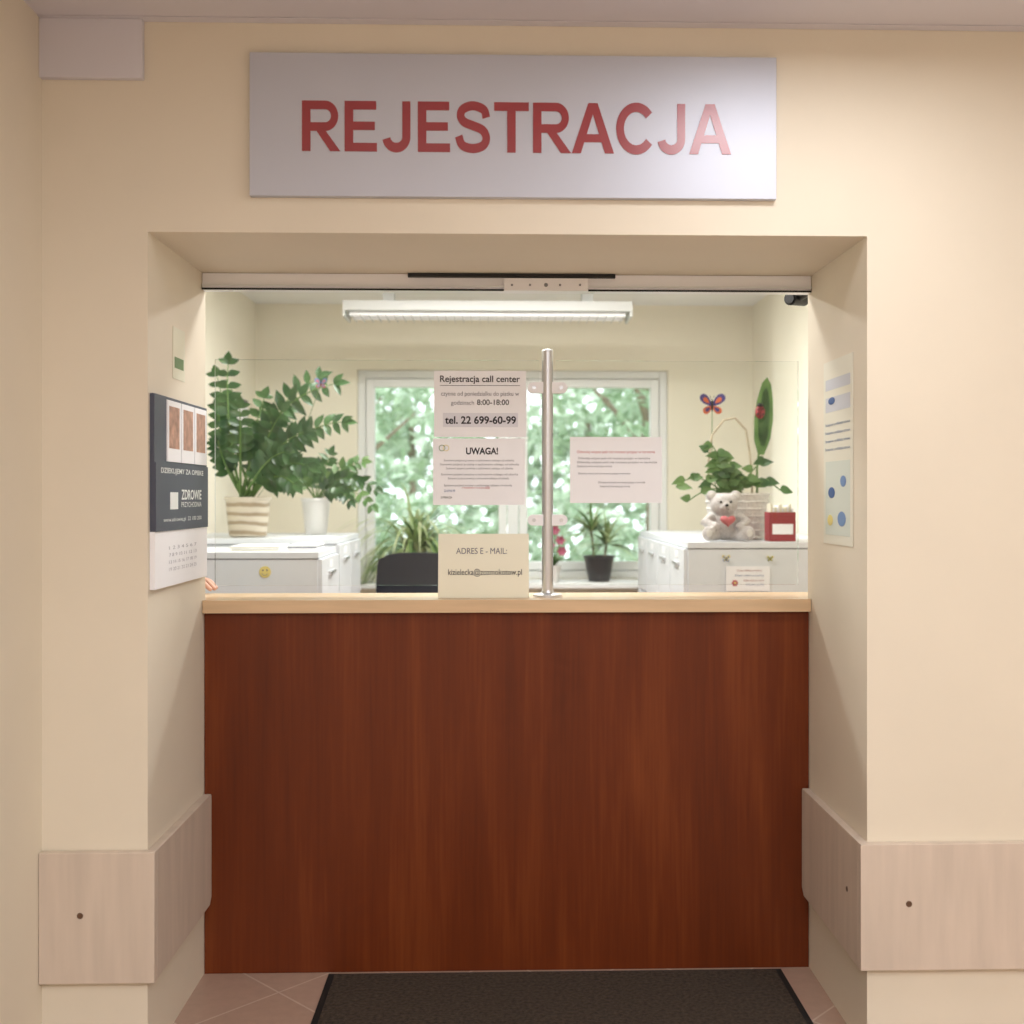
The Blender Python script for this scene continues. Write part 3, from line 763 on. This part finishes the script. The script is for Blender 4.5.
hp = [P(709, 500, Y4), P(708, 465, Y4), P(712, 435, Y4), P(724, 420, Y4), P(735, 418, Y4), P(746, 430, Y4), P(750, 455, Y4), P(752, 480, Y4), P(752, 498, Y4)]
sm = []
for i in range(len(hp)-1):
    for t_ in (0, 0.33, 0.66): sm.append(hp[i].lerp(hp[i+1], t_))
sm.append(hp[-1]); m.tube(sm, 0.0045, 'cane', 8)
top = Vector((cx_, Y4, base.z+hh-0.03))
def pothos(tip, bow, n, L):
    tip = Vector(tip); b = top+Vector((random.uniform(-.06, .06), random.uniform(-.05, .03), 0)); pts = bez(b, (b+tip)/2+Vector(bow), tip, 10)
    m.tube(pts, 0.003, 'stem', 5)
    for i in range(n):
        q = pts[3+int(7*i/max(1, n-1))]; an = random.uniform(-0.6, 0.6)+(1 if i % 2 else -1)*0.9
        m.leaf(q, (math.sin(an), -0.3, math.cos(an)*0.5), L*random.uniform(.8, 1.1), L*0.6, random.choice(['leaf_mid', 'leaf_mid', 'leaf_mid', 'leaf_dark']), up=(0, -1, 0.4), droop=0.7, seg=6, shape=0.7)
for (a_, b_, bow, n) in [(712, 445, (-0.03, 0, 0.05), 7), (722, 455, (0, 0, 0.02), 6), (676, 487, (-0.02, 0, 0.13), 6), (690, 500, (0, 0, 0.1), 5), (780, 490, (0.0, 0, 0.12), 6), (735, 470, (0, 0, 0.0), 5), (765, 460, (0.0, 0, 0.05), 5), (716, 465, (0, 0, 0.03), 6), (757, 482, (0, 0, 0.04), 4), (728, 485, (0, 0, 0.03), 5), (708, 452, (-0.02, 0, 0.03), 7), (718, 474, (0, 0, 0.03), 6)]:
    pothos(P(a_, b_, Y4-0.06), bow, n, 0.070)
pts = [P(757, 495, Y4), P(757, 470, Y4), P(759, 450, Y4)]; m.tube(pts, 0.005, 'stem', 6)
outl = [(758, 455), (754, 440), (754, 420), (757, 400), (762, 383), (767, 377), (771, 384), (773, 400), (773, 420), (770, 440), (764, 455)]
m.poly([P(x, y, Y4) for x, y in outl], 'leaf_mid'); 
inn = [(765+(x-765)*0.6, 418+(y-418)*0.75) for x, y in outl]; m.poly([P(x, y, Y4-0.003) for x, y in inn], 'leaf_dark')
basket = m.build('planted_wicker_basket', fixn=False)
m = MB(); c = P(760, 412, Y4-0.012)
m.ell(c, (0.022, 0.012, 0.030), 'redbox'); m.ell(c+Vector((0, -0.002, 0.03)), (0.014, 0.010, 0.010), 'black')
m.box(c.x-0.0012, c.x+0.0012, c.y-0.0135, c.y, c.z-0.025, c.z+0.025, 'black')
for dx, dz in ((-.010, .012), (.010, .012), (-.011, -.010), (.011, -.010)): m.ell(c+Vector((dx, -0.0085, dz)), (0.005, 0.004, 0.006), 'black', nu=10, nv=6)
m.build('ladybug', parent=basket)
m = MB(); c = P(712, 406, Y4); wings(m, c, 0.072, 'violet', 'orange'); m.tube([c, P(712, 470, Y4), P(720, 505, Y4)], 0.0018, 'stem', 5)
m.build('butterfly', parent=basket)

Y5 = 4.70; x0 = P(767, 500, Y5).x; x1 = P(793, 500, Y5).x; z0 = RZ+0.0045; z1 = P(779, 504, Y5).z
m = MB(); dd = 0.045; zb = z0+(z1-z0)*0.78
m.box(x0, x1, Y5-dd, Y5+dd, z0, z0+0.004, 'redbox')
for (a, b, c_, d_) in ((x0, x1, Y5-dd, Y5-dd+0.004), (x0, x1, Y5+dd-0.004, Y5+dd), (x0, x0+0.004, Y5-dd+0.004, Y5+dd-0.004), (x1-0.004, x1, Y5-dd+0.004, Y5+dd-0.004)): m.box(a, b, c_, d_, z0+0.004, zb, 'redbox')
m.box(x0+0.012, x1-0.012, Y5-dd-0.001, Y5-dd, z0+0.03, zb-0.05, 'paper')
for i in range(10): 
    xx = x0+0.01+i*(x1-x0-0.02)/9; m.box(xx-0.003, xx+0.004, Y5-dd+0.01+0.004*(i % 3), Y5+dd-0.01, z0+0.01, z1-0.006*((i*7) % 4), 'paper' if i % 2 else 'cream_paper')
m.build('card_box')

# teddy bear
Yb = 4.70; c = P(725, 543, Yb); c.z = RZ+0.0035; hgt = P(726, 490, Yb).z-c.z; s = hgt/0.216
def bp(x, y, z): return Vector((c.x+x*s*1.18, Yb+y*s, c.z+z*s))
m = MB()
m.ell(bp(0, 0.01, 0.065), (0.062*s, 0.045*s, 0.062*s), 'fur')
m.ell(bp(-0.005, -0.005, 0.155), (0.060*s, 0.047*s, 0.048*s), 'fur')
for sx in (-1, 1):
    m.ell(bp(-0.005+sx*0.043, 0.0, 0.192), (0.023*s, 0.012*s, 0.023*s), 'fur')
    m.tube([bp(sx*0.045, 0, 0.105), bp(sx*0.075, -0.02, 0.08), bp(sx*0.045, -0.05, 0.062)], [0.022*s, 0.021*s, 0.02*s], 'fur', 12)
    m.ell(bp(sx*0.045, -0.052, 0.062), 0.021*s, 'fur')
    m.tube([bp(sx*0.03, 0, 0.03), bp(sx*0.06, -0.05, 0.028), bp(sx*0.068, -0.062, 0.03)], [0.027*s, 0.026*s, 0.025*s], 'fur', 12)
    m.ell(bp(sx*0.07, -0.07, 0.034), (0.028*s, 0.016*s, 0.032*s), 'fur')
m.ell(bp(-0.005, -0.045, 0.145), (0.026*s, 0.02*s, 0.02*s), 'fur')
bear = m.build('teddy_bear')
rm = bear.modifiers.new('r', 'REMESH'); rm.mode = 'VOXEL'; rm.voxel_size = 0.004; rm.use_smooth_shade = True
sm_ = bear.modifiers.new('s', 'SMOOTH'); sm_.iterations = 4
m = MB()
for sx in (-1, 1): m.ell(bp(-0.005+sx*0.018, -0.049, 0.166), 0.0055*s, 'black'); m.ell(bp(sx*0.071, -0.087, 0.036), (0.013*s, 0.003*s, 0.016*s), 'furl'); m.ell(bp(-0.005+sx*0.043, -0.012, 0.192), (0.013*s, 0.003*s, 0.013*s), 'furl')
m.ell(bp(-0.005, -0.066, 0.152), (0.008*s, 0.005*s, 0.006*s), 'black')
m.tube([bp(-0.005, -0.066, 0.146), bp(-0.005, -0.066, 0.138), bp(0.004, -0.063, 0.134)], 0.001*s, 'black', 5)
hs = []
for i in range(40):
    t_ = 2*math.pi*i/40; hx = 16*math.sin(t_)**3; hz = 13*math.cos(t_)-5*math.cos(2*t_)-2*math.cos(3*t_)-math.cos(4*t_)
    hs.append((hx*0.0017, hz*0.0017))
n = 40
rings = [(1.0, 0.0), (0.92, -0.010), (0.6, -0.018), (0.15, -0.021)]
vs = []; fs = []
for sc, yy in rings: vs += [bp(x*sc, -0.058+yy, 0.088+z*sc) for x, z in hs]
for r in range(3):
    for i in range(n): fs.append((r*n+i, r*n+(i+1) % n, (r+1)*n+(i+1) % n, (r+1)*n+i))
fs.append(tuple(range(3*n, 4*n))); fs.append(tuple(range(n)))
m.add(vs, fs, 'heart')
m.build('face_and_heart', parent=bear)

m = MB()
X = RXL
for (k, th, e_) in (('black', 0.02, 0.0), ('paper', 0.022, 0.015)):
    ya = PX(248, 400, X+0.02).y; yb = PX(226, 400, X+0.02).y; y0, y1 = min(ya, yb), max(ya, yb)
    z1 = PX(226, 394, X).z; z0 = PX(226, 452, X).z
    m.box(X+0.0005, X+th, y0+e_, y1-e_, z0+e_, z1-e_, k)
m.build('framed_picture')

# ---------------------------------------------------------------- office chair
Yc = 5.55; cc = P(414, 570, Yc).x+0.015; bz = P(414, 553, Yc).z
m = MB()
w = 0.215; H0 = bz-0.5
vs = []; 
N = 9; rows = 9
for side in (0, 1):
    for j in range(rows):
        v_ = j/(rows-1)
        for i in range(N):
            u_ = -1+2*i/(N-1)
            ww = w*(0.82+0.18*math.sin(math.pi*min(1, v_*0.7+0.1)))
            zz = H0+v_*0.5-0.035*abs(u_)**4*(1 if v_ > .5 else -1)*(abs(v_-.5)*2)**3
            yy = Yc+0.05*(u_*u_)+0.03*math.sin(math.pi*v_)+(0.05 if side else 0.0)
            vs.append((cc+u_*ww, yy, zz))
fs = []; K = N*rows
for j in range(rows-1):
    for i in range(N-1):
        a = j*N+i; fs.append((a, a+1, a+N+1, a+N)); fs.append((K+a, K+a+N, K+a+N+1, K+a+1))
for i in range(N-1): fs.append((i, K+i, K+i+1, i+1)); a = (rows-1)*N+i; fs.append((a, a+1, K+a+1, K+a))
for j in range(rows-1): a = j*N; fs.append((a, a+N, K+a+N, K+a)); a = j*N+N-1; fs.append((a, K+a, K+a+N, a+N))
m.add(vs, fs, 'blackfab')
m.ell((cc, Yc+0.30, 0.50), (0.23, 0.24, 0.05), 'blackfab')
m.tube([(cc, Yc-0.03, H0+0.25), (cc, Yc-0.06, 0.62), (cc, Yc+0.05, 0.46), (cc, Yc+0.25, 0.45)], 0.018, 'black', 10)
m.cyl((cc, Yc+0.3, 0.12), (cc, Yc+0.3, 0.47), 0.025, 'black')
for i in range(5):
    a = i*2*math.pi/5+0.3; ex, ey_ = cc+0.22*math.cos(a), Yc+0.3+0.22*math.sin(a)
    m.tube([(cc, Yc+0.3, 0.13), (ex, ey_, 0.085)], [0.028, 0.018], 'black', 8)
    m.cyl((ex-0.02, ey_, 0.03), (ex+0.02, ey_, 0.03), 0.03, 'black', 16); m.cyl((ex, ey_, 0.05), (ex, ey_, 0.09), 0.008, 'black', 8)
m.build('office_chair')

# ---------------------------------------------------------------- ceiling lamp in the office
Yl = 5.9; a = P(343, 316, Yl-0.1); b = P(632, 316, Yl-0.1)
m = MB(); z0 = a.z
m.box(a.x, b.x, Yl-0.12, Yl+0.12, z0+0.03, z0+0.08, 'lampbody')
for y_ in (Yl-0.06, Yl+0.06): m.cyl((a.x+0.03, y_, z0+0.018), (b.x-0.03, y_, z0+0.018), 0.013, 'tube', 12)
m.box(a.x, a.x+0.012, Yl-0.12, Yl+0.12, z0, z0+0.03, 'lampbody'); m.box(b.x-0.012, b.x, Yl-0.12, Yl+0.12, z0, z0+0.03, 'lampbody')
nl = 34
for i in range(1, nl): xx = a.x+(b.x-a.x)*i/nl; m.box(xx-0.001, xx+0.001, Yl-0.118, Yl+0.118, z0+0.0, z0+0.006, 'lampbody')
m.box(a.x+0.2, a.x+0.26, Yl-0.03, Yl+0.03, z0+0.08, ZC, 'lampbody'); m.box(b.x-0.26, b.x-0.2, Yl-0.03, Yl+0.03, z0+0.08, ZC, 'lampbody')
m.build('ceiling_lamp_office')

# security camera
c = P(797, 299, 3.46)
m = MB()
m.cyl((c.x, 3.46, c.z), (c.x+0.02, 3.3255, c.z+0.01), 0.012, 'black', 12)
m.cyl((c.x+0.02, 3.335, c.z+0.01), (c.x+0.02, 3.3252, c.z+0.01), 0.025, 'black', 20)
m.cyl((c.x-0.03, 3.43, c.z-0.004), (c.x+0.03, 3.49, c.z+0.004), 0.021, 'black', 20)
m.cyl((c.x-0.034, 3.426, c.z-0.0045), (c.x-0.03, 3.43, c.z-0.004), 0.016, 'lens', 20)
m.build('security_camera')

# ---------------------------------------------------------------- receptionist standing behind the jamb, hand on the counter
def skin_mesh(name, verts, edges, radii, root=0, lv=2):
    me = bpy.data.meshes.new(name); me.from_pydata(verts, edges, [])
    ob = bpy.data.objects.new(name, me); scene.collection.objects.link(ob)
    sk = ob.modifiers.new('skin', 'SKIN'); sk.use_smooth_shade = True
    lay = me.skin_vertices[0] if me.skin_vertices else None
    if lay is None:
        bpy.context.view_layer.objects.active = ob
        bpy.ops.object.modifier_add(type='SKIN'); ob.modifiers.remove(ob.modifiers[-1]); lay = me.skin_vertices[0]
    for i, r in enumerate(radii):
        lay.data[i].radius = r if isinstance(r, tuple) else (r, r)
        lay.data[i].use_root = (i == root)
    sd = ob.modifiers.new('sub', 'SUBSURF'); sd.levels = lv; sd.render_levels = lv
    bpy.context.view_layer.update()
    dg = bpy.context.evaluated_depsgraph_get()
    m2 = bpy.data.meshes.new_from_object(ob.evaluated_get(dg))
    bpy.data.objects.remove(ob)
    return m2
try:
    bx, by = -1.29, 3.99
    V_ = [(bx, by, 0.95), (bx, by, 1.10), (bx, by, 1.27), (bx, by, 1.40), (bx, by-0.005, 1.48), (bx, by-0.01, 1.53),
          (bx+0.08, by, 0.90), (bx+0.09, by-0.02, 0.50), (bx+0.09, by+0.01, 0.09), (bx+0.09, by-0.13, 0.04),
          (bx-0.08, by, 0.90), (bx-0.09, by-0.02, 0.50), (bx-0.09, by+0.01, 0.09), (bx-0.09, by-0.13, 0.04),
          (bx+0.13, by, 1.385), (bx+0.165, by-0.12, 1.23), (bx+0.19, by-0.27, 1.175), (bx+0.245, by-0.40, 1.155),
          (bx-0.13, by, 1.385), (bx-0.155, by, 1.12), (bx-0.14, by-0.06, 0.88), (bx-0.14, by-0.08, 0.80)]
    E_ = [(0,1),(1,2),(2,3),(3,4),(4,5),(0,6),(6,7),(7,8),(8,9),(0,10),(10,11),(11,12),(12,13),(3,14),(14,15),(15,16),(16,17),(3,18),(18,19),(19,20),(20,21)]
    R_ = [(.15,.11),(.125,.095),(.14,.10),(.11,.08),.05,.048,.085,.058,.042,.036,.085,.058,.042,.036,.055,.045,.038,.026,.055,.042,.03,.028]
    me = skin_mesh('body', V_, E_, R_)
    me.materials.clear()
    for k in ('blouse', 'trousers', 'skin', 'black'): me.materials.append(M[k])
    for p in me.polygons:
        z = p.center.z; p.use_smooth = True
        p.material_index = 2 if (z > 1.455 and abs(p.center.x-bx) < 0.07) or (p.center.x < bx-0.1 and 0.74 < z < 0.84 and p.center.y < by-0.03) else (3 if z < 0.085 else (1 if z < 0.93 and not (p.center.x < bx-0.105 and z > 0.8 and p.center.y < by-0.02) else 0))
    rec = bpy.data.objects.new('receptionist', me); scene.collection.objects.link(rec)
    wr = Vector((bx+0.245, by-0.40, 1.152))
    f_ = Vector((0.86, -0.50, 0)).normalized(); s_ = Vector((0.50, 0.86, 0)).normalized()
    def hp_(a, b, c_): return tuple(wr+f_*a+s_*b+Vector((0, 0, c_)))
    hv = [hp_(-0.03, 0, 0.0), hp_(0.03, 0, 0.004), hp_(0.07, 0.0, 0.006)]; he_ = [(0, 1), (1, 2)]; hr = [(.024, .024), (.034, .018), (.034, .015)]
    me = skin_mesh('palm', hv, he_, hr)
    hands = [me]
    for (b, L, z_) in ((-0.030, .070, 0), (-0.010, .080, 0.001), (0.011, .075, 0.0), (0.031, .058, -0.002)):
        fv = [hp_(0.045, b*0.9, 0.006+z_), hp_(0.082, b, 0.010+z_), hp_(0.082+L*0.5, b*1.08, 0.004+z_), hp_(0.082+L*0.8, b*1.12, -0.012), hp_(0.082+L, b*1.12, -0.022)]
        hands.append(skin_mesh('finger', fv, [(0,1),(1,2),(2,3),(3,4)], [.010, .0095, .0085, .0078, .007]))
    fv = [hp_(0.005, -0.02, 0.0), hp_(0.035, -0.046, -0.008), hp_(0.062, -0.060, -0.018), hp_(0.085, -0.062, -0.024)]
    hands.append(skin_mesh('thumb', fv, [(0,1),(1,2),(2,3)], [.013, .0115, .0095, .008]))
    bm = bmesh.new()
    for q in hands: bm.from_mesh(q)
    hm = bpy.data.meshes.new('hand'); bm.to_mesh(hm); bm.free()
    hm.materials.clear(); hm.materials.append(M['skin'])
    for p in hm.polygons: p.use_smooth = True; p.material_index = 0
    for v in hm.vertices:
        if v.co.z < cz1+0.0008: v.co.z = cz1+0.0008
    ho = bpy.data.objects.new('hand', hm); scene.collection.objects.link(ho); ho.parent = rec
    hr_ = ho.modifiers.new('r', 'REMESH'); hr_.mode = 'VOXEL'; hr_.voxel_size = 0.0025; hr_.use_smooth_shade = True
    hc = Vector((bx, by-0.03, 1.625)); m = MB()
    m.ell(hc, (0.072, 0.088, 0.105), 'skin', nu=28, nv=20); m.ell(hc+Vector((0, -0.035, -0.06)), (0.05, 0.05, 0.05), 'skin')
    m.ell(hc+Vector((0, -0.092, -0.012)), (0.012, 0.018, 0.022), 'skin')
    for sx in (-1, 1):
        m.ell(hc+Vector((sx*0.072, 0.0, -0.01)), (0.01, 0.02, 0.03), 'skin')
        m.ell(hc+Vector((sx*0.03, -0.078, 0.008)), (0.014, 0.008, 0.008), 'white'); m.ell(hc+Vector((sx*0.03, -0.085, 0.008)), (0.006, 0.003, 0.006), 'black')
        m.tube([hc+Vector((sx*0.015, -0.088, 0.030)), hc+Vector((sx*0.032, -0.086, 0.035)), hc+Vector((sx*0.048, -0.073, 0.029))], 0.003, 'hair', 6)
    m.tube([hc+Vector((-0.022, -0.080, -0.052)), hc+Vector((0, -0.088, -0.05)), hc+Vector((0.022, -0.080, -0.052))], [0.002, 0.005, 0.002], 'lip', 8)
    m.ell(hc+Vector((0, 0.025, 0.03)), (0.088, 0.088, 0.098), 'hair', nu=28, nv=20); m.ell(hc+Vector((0, 0.05, -0.05)), (0.082, 0.055, 0.10), 'hair', nu=28, nv=20)
    m.build('head', parent=rec)
except Exception as ex:
    print('receptionist failed', ex)

# ---------------------------------------------------------------- lights
def area(name, loc, sx, sy, power, col, rot=(0, 0, 0)):
    l = bpy.data.lights.new(name, 'AREA'); l.shape = 'RECTANGLE'; l.size = sx; l.size_y = sy; l.energy = power; l.color = col
    o = bpy.data.objects.new(name, l); scene.collection.objects.link(o); o.location = loc; o.rotation_euler = rot
    return o
def lamp(name, x, y, sx, sy, power, col):
    m = MB(); m.box(x-sx/2-0.02, x+sx/2+0.02, y-sy/2-0.02, y+sy/2+0.02, ZC-0.05, ZC-0.001, 'white'); ob = m.build(name, bevel=0.004)
    l = area(name+'_light', (x, y, ZC-0.06), sx, sy, power, col); l.parent = ob
CW = (0.95, 0.965, 1.0)
lamp('added_office_fill', 0.0, 5.0, 1.5, 0.3, 48, (1.0, 0.985, 0.955))  # added lamp, out of view; lights the office instead of the visible fixture
lamp('added_cabinet_fill', 0.0, 3.85, 1.2, 0.25, 17, (1.0, 0.985, 0.955))  # second added lamp, unseen, brightens the cabinet fronts
lamp('ceiling_lamp_hall', 0.0, -0.6, 1.2, 0.6, 68, CW)
lamp('ceiling_lamp_hall.001', 1.6, 0.4, 0.6, 0.6, 28, CW)
lamp('added_letter_sheen_lamp', 0.78, 2.12, 0.48, 0.3, 9.0, CW)  # added out of view so its reflection pales the right-hand sign letters
sun = bpy.data.lights.new('sun', 'SUN'); sun.energy = 2.5; sun.angle = math.radians(8); so = bpy.data.objects.new('sun', sun); scene.collection.objects.link(so)
so.rotation_euler = (math.radians(35), math.radians(30), 0)
w = bpy.data.worlds.new('world'); scene.world = w; w.use_nodes = True
bg = w.node_tree.nodes['Background']; bg.inputs[0].default_value = (0.90, 0.95, 1.0, 1); bg.inputs[1].default_value = 2.7
